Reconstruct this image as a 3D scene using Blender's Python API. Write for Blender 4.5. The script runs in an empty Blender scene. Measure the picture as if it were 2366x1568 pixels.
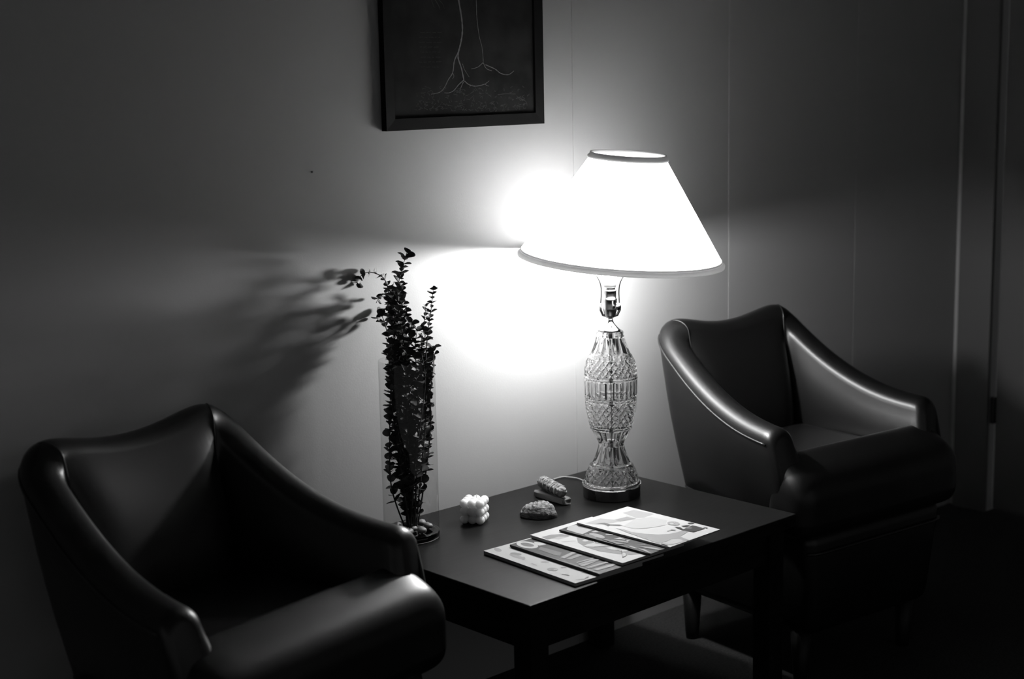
import bpy, bmesh, math, random
from mathutils import Vector, Matrix
random.seed(7)
S = bpy.context.scene
C = S.collection
PI = math.pi

# ------------------------------------------------------------------ camera
CAM = Vector((0, 0, 1.46))
CR = Vector((0.730142, -0.682994, -0.02028))
CU = Vector((0.131437, 0.111261, 0.985061))
CF = Vector((0.670535, 0.7219, -0.171007))
FPX = 3500.0
cam = bpy.data.cameras.new('camera')
cam.sensor_width = 36
cam.lens = FPX / 2366 * 36
cam.clip_start = 0.05
camo = bpy.data.objects.new('camera', cam)
C.objects.link(camo)
m = Matrix((CR, CU, -CF)).transposed().to_4x4()
m.translation = CAM
camo.matrix_world = m
cam.dof.use_dof = True
cam.dof.focus_distance = 3.36
cam.dof.aperture_fstop = 2.8
S.camera = camo

# ------------------------------------------------------------------ light, exposure
W = bpy.data.worlds.new('world')
S.world = W
W.use_nodes = True
W.node_tree.nodes['Background'].inputs[0].default_value = (1, 1, 1, 1)
W.node_tree.nodes['Background'].inputs[1].default_value = 0.185
BULB = 960.0
S.view_settings.view_transform = 'Standard'
S.view_settings.look = 'None'
S.view_settings.gamma = 1.0
S.view_settings.use_curve_mapping = False
S.view_settings.exposure = 0.0
S.cycles.use_denoising = True
S.cycles.max_bounces = 14
S.cycles.diffuse_bounces = 5
S.cycles.glossy_bounces = 5
S.cycles.transmission_bounces = 12
S.cycles.transparent_max_bounces = 24
S.cycles.caustics_refractive = False
S.cycles.caustics_reflective = False
S.cycles.sample_clamp_indirect = 6.0

WALL_Y = 2.645
TT = 0.46            # table top height


def ray(px, py):
    return CR * ((px - 1183) / FPX) - CU * ((py - 784) / FPX) + CF


def on_z(px, py, z):
    d = ray(px, py)
    return CAM + d * ((z - CAM.z) / d.z)


def on_y(px, py, y):
    d = ray(px, py)
    return CAM + d * ((y - CAM.y) / d.y)


# ------------------------------------------------------------------ helpers
def mat(name, col, rough=0.5, spec=0.5, metal=0.0, **kw):
    mt = bpy.data.materials.new(name)
    mt.use_nodes = True
    b = mt.node_tree.nodes['Principled BSDF']
    c = col if isinstance(col, tuple) else (col, col, col)
    b.inputs['Base Color'].default_value = (*c, 1)
    b.inputs['Roughness'].default_value = rough
    b.inputs['Specular IOR Level'].default_value = spec
    b.inputs['Metallic'].default_value = metal
    for k, v in kw.items():
        b.inputs[k].default_value = v
    return mt


def noise_bump(mt, scale=200, strength=0.1, dist=0.001, detail=3):
    nt = mt.node_tree
    b = nt.nodes['Principled BSDF']
    tc = nt.nodes.new('ShaderNodeTexCoord')
    n = nt.nodes.new('ShaderNodeTexNoise')
    n.inputs['Scale'].default_value = scale
    n.inputs['Detail'].default_value = detail
    bp = nt.nodes.new('ShaderNodeBump')
    bp.inputs['Strength'].default_value = strength
    bp.inputs['Distance'].default_value = dist
    nt.links.new(tc.outputs['Object'], n.inputs['Vector'])
    nt.links.new(n.outputs['Fac'], bp.inputs['Height'])
    nt.links.new(bp.outputs['Normal'], b.inputs['Normal'])
    return mt


def noise_color(mt, c1, c2, scale=8, stretch=(1, 1, 1), detail=4, lo=0.35, hi=0.65):
    nt = mt.node_tree
    b = nt.nodes['Principled BSDF']
    tc = nt.nodes.new('ShaderNodeTexCoord')
    mp = nt.nodes.new('ShaderNodeMapping')
    mp.inputs['Scale'].default_value = stretch
    n = nt.nodes.new('ShaderNodeTexNoise')
    n.inputs['Scale'].default_value = scale
    n.inputs['Detail'].default_value = detail
    r = nt.nodes.new('ShaderNodeValToRGB')
    r.color_ramp.elements[0].position = lo
    r.color_ramp.elements[1].position = hi
    r.color_ramp.elements[0].color = (c1, c1, c1, 1)
    r.color_ramp.elements[1].color = (c2, c2, c2, 1)
    nt.links.new(tc.outputs['Object'], mp.inputs['Vector'])
    nt.links.new(mp.outputs['Vector'], n.inputs['Vector'])
    nt.links.new(n.outputs['Fac'], r.inputs['Fac'])
    nt.links.new(r.outputs['Color'], b.inputs['Base Color'])
    return mt


def link(o, parent=None):
    C.objects.link(o)
    if parent is not None:
        o.parent = parent
    return o


def mesh(name, verts, faces, m, parent=None, smooth=False, midx=None):
    me = bpy.data.meshes.new(name)
    me.from_pydata([tuple(v) for v in verts], [], faces)
    ms = m if isinstance(m, (list, tuple)) else [m]
    for x in ms:
        me.materials.append(x)
    if smooth:
        me.polygons.foreach_set('use_smooth', [True] * len(me.polygons))
    if midx:
        me.polygons.foreach_set('material_index', midx)
    me.update()
    return link(bpy.data.objects.new(name, me), parent)


def from_bm(name, bm, m, parent=None, smooth=False):
    bmesh.ops.recalc_face_normals(bm, faces=bm.faces[:])
    me = bpy.data.meshes.new(name)
    bm.to_mesh(me)
    bm.free()
    me.materials.append(m)
    if smooth:
        me.polygons.foreach_set('use_smooth', [True] * len(me.polygons))
    return link(bpy.data.objects.new(name, me), parent)


def empty(name, loc, rz=0.0):
    o = bpy.data.objects.new(name, None)
    o.empty_display_size = 0.05
    o.location = loc
    o.rotation_euler = (0, 0, rz)
    C.objects.link(o)
    return o


def tag(o, label=None, cat=None, group=None, kind=None):
    for k, v in (('label', label), ('category', cat), ('group', group), ('kind', kind)):
        if v:
            o[k] = v
    return o


def box_bm(x0, x1, y0, y1, z0, z1, bev=0.0, seg=2, bm=None):
    own = bm is None
    if own:
        bm = bmesh.new()
    r = bmesh.ops.create_cube(bm, size=1.0)
    for v in r['verts']:
        v.co = Vector(((x0 + x1) / 2 + v.co.x * (x1 - x0), (y0 + y1) / 2 + v.co.y * (y1 - y0), (z0 + z1) / 2 + v.co.z * (z1 - z0)))
    if bev:
        es = list({e for v in r['verts'] for e in v.link_edges})
        bmesh.ops.bevel(bm, geom=es, offset=bev, segments=seg, affect='EDGES', profile=0.5)
    return bm


def box(name, x0, x1, y0, y1, z0, z1, m, parent=None, bev=0.0, seg=2, smooth=False):
    return from_bm(name, box_bm(x0, x1, y0, y1, z0, z1, bev, seg), m, parent, smooth)


def lathe_data(prof, n=48, radfn=None, close_bottom=True, close_top=True):
    vs, fs = [], []
    for i, (r, z) in enumerate(prof):
        for k in range(n):
            a = 2 * PI * k / n
            rr = r if radfn is None else radfn(i, r, z, a)
            vs.append((rr * math.cos(a), rr * math.sin(a), z))
    for i in range(len(prof) - 1):
        for k in range(n):
            k2 = (k + 1) % n
            fs.append((i * n + k, i * n + k2, (i + 1) * n + k2, (i + 1) * n + k))
    if close_bottom:
        fs.append(tuple(range(n - 1, -1, -1)))
    if close_top:
        b = (len(prof) - 1) * n
        fs.append(tuple(range(b, b + n)))
    return vs, fs


def lathe(name, prof, m, parent=None, n=48, smooth=True, radfn=None, cb=True, ct=True):
    vs, fs = lathe_data(prof, n, radfn, cb, ct)
    o = mesh(name, vs, fs, m, parent, smooth)
    return o


def sharp(o, deg=35):
    me = o.data
    me.polygons.foreach_set('use_smooth', [True] * len(me.polygons))
    me.set_sharp_from_angle(angle=math.radians(deg))
    return o


def tube_data(pts, r, n=8, closed=False, base=0):
    pts = [Vector(p) for p in pts]
    N = len(pts)
    vs, fs = [], []
    prev = None
    for i, p in enumerate(pts):
        if closed:
            t = pts[(i + 1) % N] - pts[i - 1]
        else:
            t = pts[min(i + 1, N - 1)] - pts[max(i - 1, 0)]
        t.normalize()
        if prev is None:
            a = Vector((0, 0, 1)) if abs(t.z) < 0.9 else Vector((1, 0, 0))
            x = t.cross(a).normalized()
        else:
            x = (prev - t * prev.dot(t)).normalized()
        prev = x
        y = t.cross(x)
        rr = r[i] if isinstance(r, (list, tuple)) else r
        for k in range(n):
            a = 2 * PI * k / n
            vs.append(p + x * (rr * math.cos(a)) + y * (rr * math.sin(a)))
    for i in range(N if closed else N - 1):
        j = (i + 1) % N
        for k in range(n):
            k2 = (k + 1) % n
            fs.append((base + i * n + k, base + i * n + k2, base + j * n + k2, base + j * n + k))
    if not closed:
        fs.append(tuple(base + k for k in range(n - 1, -1, -1)))
        fs.append(tuple(base + (N - 1) * n + k for k in range(n)))
    return vs, fs


def tube(name, pts, r, m, parent=None, n=8, closed=False):
    vs, fs = tube_data(pts, r, n, closed)
    return mesh(name, vs, fs, m, parent, True)


def spline(pts, per=8):
    P = [Vector(p) for p in pts]
    out = []
    for i in range(len(P) - 1):
        p0 = P[max(i - 1, 0)]
        p1, p2 = P[i], P[i + 1]
        p3 = P[min(i + 2, len(P) - 1)]
        for k in range(per):
            t = k / per
            out.append(0.5 * ((2 * p1) + (p2 - p0) * t + (2 * p0 - 5 * p1 + 4 * p2 - p3) * t * t + (3 * p1 - p0 - 3 * p2 + p3) * t ** 3))
    out.append(P[-1])
    return out


def remesh_union(name, bm, voxel, smooth_it, m, parent):
    me = bpy.data.meshes.new(name)
    bm.to_mesh(me)
    bm.free()
    o = bpy.data.objects.new(name, me)
    C.objects.link(o)
    a = o.modifiers.new('r', 'REMESH')
    a.mode = 'VOXEL'
    a.voxel_size = voxel
    b = o.modifiers.new('s', 'SMOOTH')
    b.factor = 0.5
    b.iterations = smooth_it
    dg = bpy.context.evaluated_depsgraph_get()
    dg.update()
    nm = bpy.data.meshes.new_from_object(o.evaluated_get(dg))
    o.modifiers.clear()
    o.data = nm
    nm.name = name
    nm.materials.clear()
    nm.materials.append(m)
    nm.polygons.foreach_set('use_smooth', [True] * len(nm.polygons))
    if parent is not None:
        o.parent = parent
    return o


# ------------------------------------------------------------------ materials
M = {}
M['wall'] = noise_bump(mat('wall_paint', 0.23, 0.73, 1.0, **{'Coat Weight': 1.0, 'Coat Roughness': 0.73, 'Coat IOR': 1.5}), 260, 0.25, 0.0006, 3)
M['ceiling'] = mat('ceiling_paint', 0.30, 0.9, 0.2)
M['floor'] = noise_bump(noise_color(mat('carpet', 0.03, 0.95, 0.1), 0.022, 0.038, 160), 400, 0.6, 0.003)
M['trim'] = mat('trim_paint', 0.07, 0.6, 0.3)
M['leather'] = noise_bump(mat('black_leather', 0.004, 0.37, 0.38), 420, 0.12, 0.0006, 2)
M['piping'] = mat('leather_piping', 0.012, 0.36, 0.4)
M['wood'] = noise_color(mat('dark_stained_wood', 0.008, 0.32, 0.09), 0.005, 0.009, 9, (1.2, 14, 14))
M['legwood'] = mat('black_lacquer', 0.006, 0.45, 0.2)
M['chrome'] = mat('polished_metal', 0.75, 0.12, 0.5, 1.0)
M['darkmetal'] = mat('dark_bronze_metal', 0.22, 0.16, 0.5, 1.0)
M['socket'] = mat('brass_socket', 0.45, 0.2, 0.5, 1.0)
M['bulbneck'] = mat('white_plastic', 0.75, 0.4)
M['wax'] = mat('white_wax', 0.72, 0.45, 0.4)
b = M['wax'].node_tree.nodes['Principled BSDF']
b.inputs['Subsurface Scale'].default_value = 1.0
b.inputs['Subsurface Weight'].default_value = 0.85
b.inputs['Subsurface Radius'].default_value = (0.026, 0.026, 0.026)
M['wick'] = mat('cotton_wick', 0.8, 0.8)
M['leaf'] = mat('dark_leaf', 0.035, 0.55, 0.3)
M['stem'] = mat('dark_stem', 0.04, 0.6, 0.3)
M['cord'] = mat('pale_cord', 0.25, 0.5)
M['frame'] = mat('black_frame_wood', 0.006, 0.6, 0.06)
M['nail'] = mat('nail_metal', 0.03, 0.5, 0.5)
M['pebble'] = mat('pale_pebble', 0.2, 0.5)
M['sage'] = noise_bump(noise_color(mat('dried_sage', 0.4, 0.9, 0.1), 0.07, 0.30, 60, (1, 1, 1), 4), 150, 0.8, 0.004)
M['string'] = mat('pale_string', 0.34, 0.9, 0.1)
M['crystal'] = mat('cloudy_crystal', 0.3, 0.3, 0.5)
M['crystal'].node_tree.nodes['Principled BSDF'].inputs['Transmission Weight'].default_value = 0.55
M['shell'] = noise_bump(noise_color(mat('ridged_shell', 0.3, 0.75, 0.2), 0.07, 0.24, 70, (1, 1, 6), 5), 120, 0.8, 0.004)
M['paper_edge'] = mat('page_edges', 0.28, 0.9, 0.1)
M['print_dark'] = noise_color(mat('picture_print', 0.012, 0.8, 0.04), 0.008, 0.016, 14)


def glass_mat(name, ior, tint, rough=0.0):
    mt = bpy.data.materials.new(name)
    mt.use_nodes = True
    nt = mt.node_tree
    nt.nodes.remove(nt.nodes['Principled BSDF'])
    out = nt.nodes['Material Output']
    g = nt.nodes.new('ShaderNodeBsdfGlass')
    g.inputs['Color'].default_value = (tint, tint, tint, 1)
    g.inputs['Roughness'].default_value = rough
    g.inputs['IOR'].default_value = ior
    nt.links.new(g.outputs[0], out.inputs['Surface'])
    return mt


def thin_glass_mat(name, tint):
    mt = bpy.data.materials.new(name)
    mt.use_nodes = True
    nt = mt.node_tree
    nt.nodes.remove(nt.nodes['Principled BSDF'])
    out = nt.nodes['Material Output']
    t = nt.nodes.new('ShaderNodeBsdfTransparent')
    lw = nt.nodes.new('ShaderNodeLayerWeight')
    lw.inputs['Blend'].default_value = 0.25
    rp = nt.nodes.new('ShaderNodeValToRGB')
    rp.color_ramp.elements[0].color = (tint, tint, tint, 1)
    rp.color_ramp.elements[1].color = (tint * .86, tint * .86, tint * .86, 1)
    rp.color_ramp.elements[0].position = 0.35
    gl = nt.nodes.new('ShaderNodeBsdfGlossy')
    gl.inputs['Roughness'].default_value = 0.03
    fr = nt.nodes.new('ShaderNodeValToRGB')
    for p, v in ((0.0, .03), (.6, .05), (.85, .16), (1.0, .5)):
        el = fr.color_ramp.elements[0] if p == 0 else (fr.color_ramp.elements[-1] if p == 1 else fr.color_ramp.elements.new(p))
        el.position = p
        el.color = (v, v, v, 1)
    lw2 = nt.nodes.new('ShaderNodeLayerWeight')
    lw2.inputs['Blend'].default_value = 0.5
    mx = nt.nodes.new('ShaderNodeMixShader')
    nt.links.new(lw2.outputs['Facing'], fr.inputs['Fac'])
    nt.links.new(lw.outputs['Facing'], rp.inputs['Fac'])
    nt.links.new(rp.outputs['Color'], t.inputs['Color'])
    nt.links.new(fr.outputs['Color'], mx.inputs[0])
    nt.links.new(t.outputs[0], mx.inputs[1])
    nt.links.new(gl.outputs[0], mx.inputs[2])
    nt.links.new(mx.outputs[0], out.inputs['Surface'])
    return mt


M['crystal_glass'] = glass_mat('cut_crystal_glass', 1.45, 0.97)
M['vase_glass'] = thin_glass_mat('vase_glass', 0.90)
M['vase_base'] = glass_mat('vase_thick_glass', 1.45, 0.9)

# lamp shade: translucent linen
mt = bpy.data.materials.new('shade_linen')
mt.use_nodes = True
nt = mt.node_tree
nt.nodes.remove(nt.nodes['Principled BSDF'])
d = nt.nodes.new('ShaderNodeBsdfDiffuse')
d.inputs[0].default_value = (0.85, 0.85, 0.85, 1)
t = nt.nodes.new('ShaderNodeBsdfTranslucent')
t.inputs[0].default_value = (0.62, 0.62, 0.62, 1)
tc = nt.nodes.new('ShaderNodeTexCoord')
nz = nt.nodes.new('ShaderNodeTexNoise')
nz.inputs['Scale'].default_value = 35
nz.inputs['Detail'].default_value = 5
rp = nt.nodes.new('ShaderNodeValToRGB')
rp.color_ramp.elements[0].color = (0.82, 0.82, 0.82, 1)
rp.color_ramp.elements[1].color = (0.92, 0.92, 0.92, 1)
nt.links.new(tc.outputs['Object'], nz.inputs['Vector'])
nt.links.new(nz.outputs['Fac'], rp.inputs['Fac'])
nt.links.new(rp.outputs['Color'], t.inputs[0])
mx = nt.nodes.new('ShaderNodeMixShader')
mx.inputs[0].default_value = 0.55
nt.links.new(d.outputs[0], mx.inputs[1])
nt.links.new(t.outputs[0], mx.inputs[2])
nt.links.new(mx.outputs[0], nt.nodes['Material Output'].inputs['Surface'])
M['shade'] = mt

mt = bpy.data.materials.new('shade_binding')
mt.use_nodes = True
nt = mt.node_tree
nt.nodes.remove(nt.nodes['Principled BSDF'])
d = nt.nodes.new('ShaderNodeBsdfDiffuse')
d.inputs[0].default_value = (0.6, 0.6, 0.6, 1)
t = nt.nodes.new('ShaderNodeBsdfTranslucent')
t.inputs[0].default_value = (0.5, 0.5, 0.5, 1)
mx = nt.nodes.new('ShaderNodeMixShader')
mx.inputs[0].default_value = 0.35
nt.links.new(d.outputs[0], mx.inputs[1])
nt.links.new(t.outputs[0], mx.inputs[2])
nt.links.new(mx.outputs[0], nt.nodes['Material Output'].inputs['Surface'])
M['shadetrim'] = mt
mt = bpy.data.materials.new('lit_bulb')
mt.use_nodes = True
nt = mt.node_tree
nt.nodes.remove(nt.nodes['Principled BSDF'])
e = nt.nodes.new('ShaderNodeEmission')
e.inputs['Strength'].default_value = BULB
nt.links.new(e.outputs[0], nt.nodes['Material Output'].inputs['Surface'])
M['bulb'] = mt

# ------------------------------------------------------------------ room shell
RX, LX, FY, CZ = 4.47, -2.4, -1.8, 2.45
tag(box('floor', LX - .1, RX + .1, FY - .1, WALL_Y + .1, -.1, 0, M['floor']), kind='structure')
tag(box('ceiling', LX - .1, RX + .1, FY - .1, WALL_Y + .1, CZ, CZ + .1, M['ceiling']), kind='structure')
wb = tag(box('wall_back', LX, RX, WALL_Y + .012, WALL_Y + .1, 0, CZ, M['wall']), kind='structure')
# two-foot wall panels with V-joints, seams where the photograph shows them
xs = [LX]
x = 2.676
while x < RX - .1:
    if x > LX + .1:
        xs.append(x)
    x += 0.6045
xs.append(RX)
for a, c in zip(xs[:-1], xs[1:]):
    vs = []
    g = 0.0016
    for (px, py) in ((a + .0004, WALL_Y + .012), (a + .0004, WALL_Y + .0018), (a + g, WALL_Y), (c - g, WALL_Y), (c - .0004, WALL_Y + .0018), (c - .0004, WALL_Y + .012)):
        vs += [(px, py, 0.0), (px, py, CZ)]
    fs = [(2 * i, 2 * i + 1, 2 * i + 3, 2 * i + 2) for i in range(5)]
    mesh('wall_panel', vs, fs, M['wall'], wb)
# right wall with a door and its casing
D0, D1 = 2.505, 1.55           # casing inner edge (far), door near edge
wr = tag(box('wall_right', RX, RX + .1, D0, WALL_Y + .1, 0, CZ, M['wall']), kind='structure')
box('wall_section', RX, RX + .1, FY - .1, D1 - .1, 0, CZ, M['wall'], wr)
box('wall_section', RX, RX + .1, D1 - .1, D0, 2.12, CZ, M['wall'], wr)
tr = tag(box('trim_1', RX - .018, RX, D0, D0 + .118, 0, 2.15, M['trim'], bev=.002), kind='structure')
box('casing_head', RX - .018, RX, D1 - .1, D0 + .118, 2.15, 2.25, M['trim'], tr, .004)
box('casing_jamb', RX - .018, RX, D1 - .1, D1, 0, 2.15, M['trim'], tr, .004)
dr = tag(box('door_1', RX + .012, RX + .05, D1 + .003, D0 - .016, .012, 2.13, M['trim']), kind='structure')
for hz in (0.3, 1.42):
    box('hinge', RX - .002, RX + .012, D0 - .018, D0 - .002, hz, hz + .09, M['darkmetal'], dr, .002)
lathe('door_knob', [(.01, 0), (.01, .03), (.026, .04), (.03, .055), (.022, .07), (.001, .074)], M['darkmetal'], dr, 20)
kn = dr.children[-1]
kn.location = (RX + .012, D1 + .07, 1.0)
kn.rotation_euler = (0, -PI / 2, 0)

# ------------------------------------------------------------------ end table
T0, T1, TF, TB = 1.904, 2.752, 2.016, 2.642
tb = tag(empty('end_table', ((T0 + T1) / 2, (TF + TB) / 2, 0)), 'low dark wooden end table against the wall between the two armchairs', 'table')
hx, hy = (T1 - T0) / 2, (TB - TF) / 2
box('tabletop', -hx, hx, -hy, hy, TT - .03, TT, M['wood'], tb, .0025, 2)
for sx in (-1, 1):
    for sy in (-1, 1):
        x, y = sx * (hx - .045), sy * (hy - .045)
        box('leg', x - .025, x + .025, y - .025, y + .025, 0, TT - .03, M['wood'], tb, .003)
for sy in (-1, 1):
    y = sy * (hy - .04)
    box('apron', -hx + .07, hx - .07, y - .01, y + .01, TT - .11, TT - .03, M['wood'], tb)
for sx in (-1, 1):
    x = sx * (hx - .04)
    box('apron', x - .01, x + .01, -hy + .07, hy - .07, TT - .11, TT - .03, M['wood'], tb)


# ------------------------------------------------------------------ armchairs
def smooth_list(h, it):
    for _ in range(it):
        h = [h[0]] + [(h[i - 1] + 2 * h[i] + h[i + 1]) / 4 for i in range(1, len(h) - 1)] + [h[-1]]
    return h


def make_chair():
    root = empty('leather_armchair', (0, 0, 0))
    ZT, ZH, SAG, ZB = .640, .838, .024, .40
    tipx, tipy, hx, hy = .264, -.42, .214, .012
    P = []          # (x, y, kind, s)
    NA = 26
    fil = .055
    dl = math.hypot(tipx - hx, hy - tipy)
    ux, uy = (tipx - hx) / dl, (tipy - hy) / dl
    left = []
    for i in range(NA):
        s = i / (NA - 1)
        d = dl + (fil - dl) * s
        left.append((-hx - ux * d, hy + uy * d, s * .86))
    A = Vector((-hx - ux * fil, hy + uy * fil))
    B = Vector((-hx, hy))
    Cc = Vector((-hx + fil, hy))
    for i in range(1, 9):
        t = i / 9
        p = A * (1 - t) ** 2 + B * 2 * t * (1 - t) + Cc * t * t
        left.append((p.x, p.y, .86 + .14 * min(1, t / .5)))
    NB = 24
    st = []
    for (x, y, s) in left:
        st.append([x, y, ZT + (ZH - ZT) * (0.10 * s + .90 * s ** 2.1), 0])
    for k in range(5, 9):
        pass
    for i in range(NB + 1):
        t = i / NB
        st.append([-hx + fil + (2 * hx - 2 * fil) * t, hy, ZH - SAG * math.sin(PI * t) ** 1.0, 1])
    for (x, y, s) in reversed(left):
        st.append([-x, y, ZT + (ZH - ZT) * (0.10 * s + .90 * s ** 2.1), 0])
    hs = smooth_list([q[2] for q in st], 6)
    bs = smooth_list([float(q[3]) for q in st], 10)
    N = len(st)
    nl = len(left)

    def section(zt, be, rho=0.0):
        wo, wi, rh = .036, .040, .034
        pad = .075 * be
        o = []
        zo = zt - rh
        for k in range(7):
            t = k / 6
            n = (wo - .030 - .040 * rho - .048 * be) * (1 - t) + wo * t + .006 * math.sin(PI * t)
            o.append((n, ZB + (zo - ZB) * t))
        for k in range(1, 12):
            a = PI * k / 12
            c = (wo - wi) / 2
            o.append((c + (wo + wi) / 2 * math.cos(a) ** 1.0, zo + rh * math.sin(a)))
        zi = .44
        for k in range(9):
            t = k / 8
            n = -wi * (1 - t) + (-wi - .012 - pad) * t - (.012 + .02 * be) * math.sin(PI * t)
            o.append((n, zo + (zi - zo) * t))
        o.append((-wi - .012 - pad, ZB))
        return o
    rows = []
    pip = []
    inner_seam = {}

    def place(i, sec, adv, shear):
        x, y = st[i][0], st[i][1]
        a = st[max(i - 1, 0)]
        c = st[min(i + 1, N - 1)]
        tx, ty = c[0] - a[0], c[1] - a[1]
        l = math.hypot(tx, ty)
        tx, ty = tx / l, ty / l
        nx, ny = -ty, tx
        out = []
        for (n, z) in sec:
            k = adv + shear * min(hs[i] - z, .115)
            out.append(Vector((x + nx * n + tx * k, y + ny * n + ty * k, z)))
        return out
    def shr(i):
        j = min(i, N - 1 - i)
        w = max(0.0, 1 - j / 9.0)
        sg = -1 if i < N / 2 else 1
        return sg * .26 * w * w
    # rounded front of the left arm
    R = .022
    caps = []
    for k in range(4):
        ph = PI / 2 * (1 - k / 4)
        sec = section(hs[0], 0)
        sc = 1 - .45 * (1 - math.cos(ph)) 
        sec = [(n * sc if z > .0 else n, z - R * (1 - math.cos(ph)) * max(0, min(1, (z - ZB) / (hs[0] - ZB)))) for n, z in sec]
        caps.append((sec, R * math.sin(ph)))
    for sec, a in caps:
        rows.append(place(0, sec, -a, shr(0)))
    for i in range(N):
        sec = section(hs[i], bs[i], max(0, min(1, (st[i][1] + .32) / .32)))
        rr = place(i, sec, 0, shr(i))
        rows.append(rr)
        q = place(i, [(.0365, hs[i] - .036), (.034, hs[i] - .046)], 0, shr(i))
        pip.append(q)
        inner_seam[i] = rr
    for sec, a in reversed(caps):
        rows.append(place(N - 1, sec, a, shr(N - 1)))
    L = len(rows[0])
    vs = [v for r in rows for v in r]
    fs = []
    for i in range(len(rows) - 1):
        for k in range(L):
            k2 = (k + 1) % L
            fs.append((i * L + k, i * L + k2, (i + 1) * L + k2, (i + 1) * L + k))
    fs.append(tuple(range(L - 1, -1, -1)))
    e = (len(rows) - 1) * L
    fs.append(tuple(range(e, e + L)))
    o = mesh('back_and_arms', vs, fs, M['leather'], root, True)
    bm = bmesh.new()
    bm.from_mesh(o.data)
    bmesh.ops.recalc_face_normals(bm, faces=bm.faces[:])
    bm.to_mesh(o.data)
    bm.free()
    tube('piping', [q[0] for q in pip], .0028, M['piping'], root, 6)
    # seams where the back pad meets each arm
    for idx in (nl - 3, N - 1 - (nl - 3)):
        rr = inner_seam[idx]
        pts = [v + (Vector((0, 0, 0))) for v in rr[11:26]]
        tube('seam_welt', pts, .0016, M['piping'], root, 6)
    # outer bottom welt
    loop = [r[0] + Vector((0, 0, .004)) for r in rows[4:-4]]
    tube('lower_welt', loop, .003, M['piping'], root, 6)
    # seat cushion: wide nose in front, narrower between the arms
    bm = bmesh.new()
    box_bm(-.293, .293, -.536, -.405, .380, .580, .042, 5, bm)
    box_bm(-.205, .205, -.52, -.05, .385, .530, .040, 4, bm)
    box_bm(-.17, .17, -.50, -.10, .40, .536, .03, 3, bm)
    sc = remesh_union('seat_cushion', bm, .008, 12, M['leather'], root)
    for v in sc.data.vertices:          # the front falls away towards the edge and the sides
        w = max(0, min(1, (v.co.z - .42) / .08))
        v.co.z -= w * (.46 * max(0, -.425 - v.co.y) + 1.3 * max(0, abs(v.co.x) - .20) ** 2)
    # upholstered body under the cushion
    bm = box_bm(-.245, .245, -.515, -.01, .13, .392, .03, 3)
    for v in bm.verts:
        t = (.39 - v.co.z) / .26
        v.co.x *= 1 - .10 * t
        v.co.y = -.25 + (v.co.y + .25) * (1 - .08 * t)
    from_bm('body', bm, M['leather'], root, True)
    tube('front_welt', [(-.243, -.50, .345), (-.225, -.513, .345), (-.2, -.517, .345), (.2, -.517, .345), (.225, -.513, .345), (.243, -.50, .345)], .004, M['piping'], root, 6)
    for sx in (-1, 1):
        for y in (-.44, -.06):
            vs, fs = lathe_data([(.016, 0), (.018, .02), (.026, .14)], 16)
            l = mesh('leg', vs, fs, M['legwood'], root, True)
            l.location = (sx * .19, y, 0)
    return root


def copy_tree(o, parent=None):
    c = o.copy()
    C.objects.link(c)
    c.parent = parent
    for ch in list(o.children):
        copy_tree(ch, c)
    return c


ch = make_chair()
ch2 = copy_tree(ch)
ch.location = (3.106, 2.50, 0)
ch.rotation_euler = (0, 0, math.radians(-6.5))
tag(ch, 'black leather tub armchair behind the lamp, its near arm catching the light', 'armchair', 'black leather tub armchairs beside the table')
ch2.location = (1.362, 2.52, 0)
ch2.rotation_euler = (0, 0, math.radians(9))
tag(ch2, 'dark leather tub armchair in the foreground shadow, beside the tall vase', 'armchair', 'black leather tub armchairs beside the table')

# ------------------------------------------------------------------ crystal table lamp
LB = Vector((2.579, 2.434, TT))
lamp = tag(empty('table_lamp', LB), 'lit table lamp with cut crystal body and tilted white cone shade', 'lamp')
lathe('base', [(.067, 0), (.069, .002), (.069, .026), (.066, .029)], M['darkmetal'], lamp, 64)
sharp(lamp.children[-1], 40)


def interp(pr, z):
    for (r0, z0), (r1, z1) in zip(pr[:-1], pr[1:]):
        if z0 <= z <= z1:
            return r0 + (r1 - r0) * ((z - z0) / (z1 - z0) if z1 > z0 else 0)
    return pr[-1][0]


def glass_part(name, prof, zones, n=180, wall=.007, dz=.0016):
    """outer cut surface + smooth inner surface, closed at both ends"""
    zs = sorted(set([z for _, z in prof] + [prof[0][1] + dz * k for k in range(int((prof[-1][1] - prof[0][1]) / dz) + 1)]))
    sm = [(interp(prof, z), z) for z in zs]

    def rad(i, r, z, a):
        for (z0, z1, kind, cnt, dep) in zones:
            if z0 <= z <= z1:
                w = min(1, (z - z0) / .003, (z1 - z) / .003)
                if kind == 'flute':
                    return r - dep * w * (1 - abs(math.cos(cnt * a / 2))) 
                if kind == 'diamond':
                    k = cnt / 2 / PI
                    h = cnt / (2 * PI * .062)
                    u = (a * k + z * h * .8) % 1.0
                    v = (a * k - z * h * .8) % 1.0
                    d = min(min(u, 1 - u), min(v, 1 - v))
                    return r - dep * w * max(0, 1 - d / .18)
        return r
    vs, fs = lathe_data(sm, n, rad, False, False)
    base = len(vs)
    inn = [(max(.004, interp(prof, z) - wall), z) for z in [prof[0][1] + (prof[-1][1] - prof[0][1]) * k / 60 for k in range(61)]]
    v2, f2 = lathe_data(inn, n, None, False, False)
    vs += v2
    fs += [tuple(base + q for q in reversed(f)) for f in f2]
    e1 = (len(sm) - 1) * n
    e2 = base + (len(inn) - 1) * n
    for k in range(n):
        k2 = (k + 1) % n
        fs.append((k2, k, base + k, base + k2))
        fs.append((e1 + k, e1 + k2, e2 + k2, e2 + k))
    o = mesh(name, vs, fs, M['crystal_glass'], lamp, True)
    me = o.data
    me.set_sharp_from_angle(angle=math.radians(28))
    return o


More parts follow.
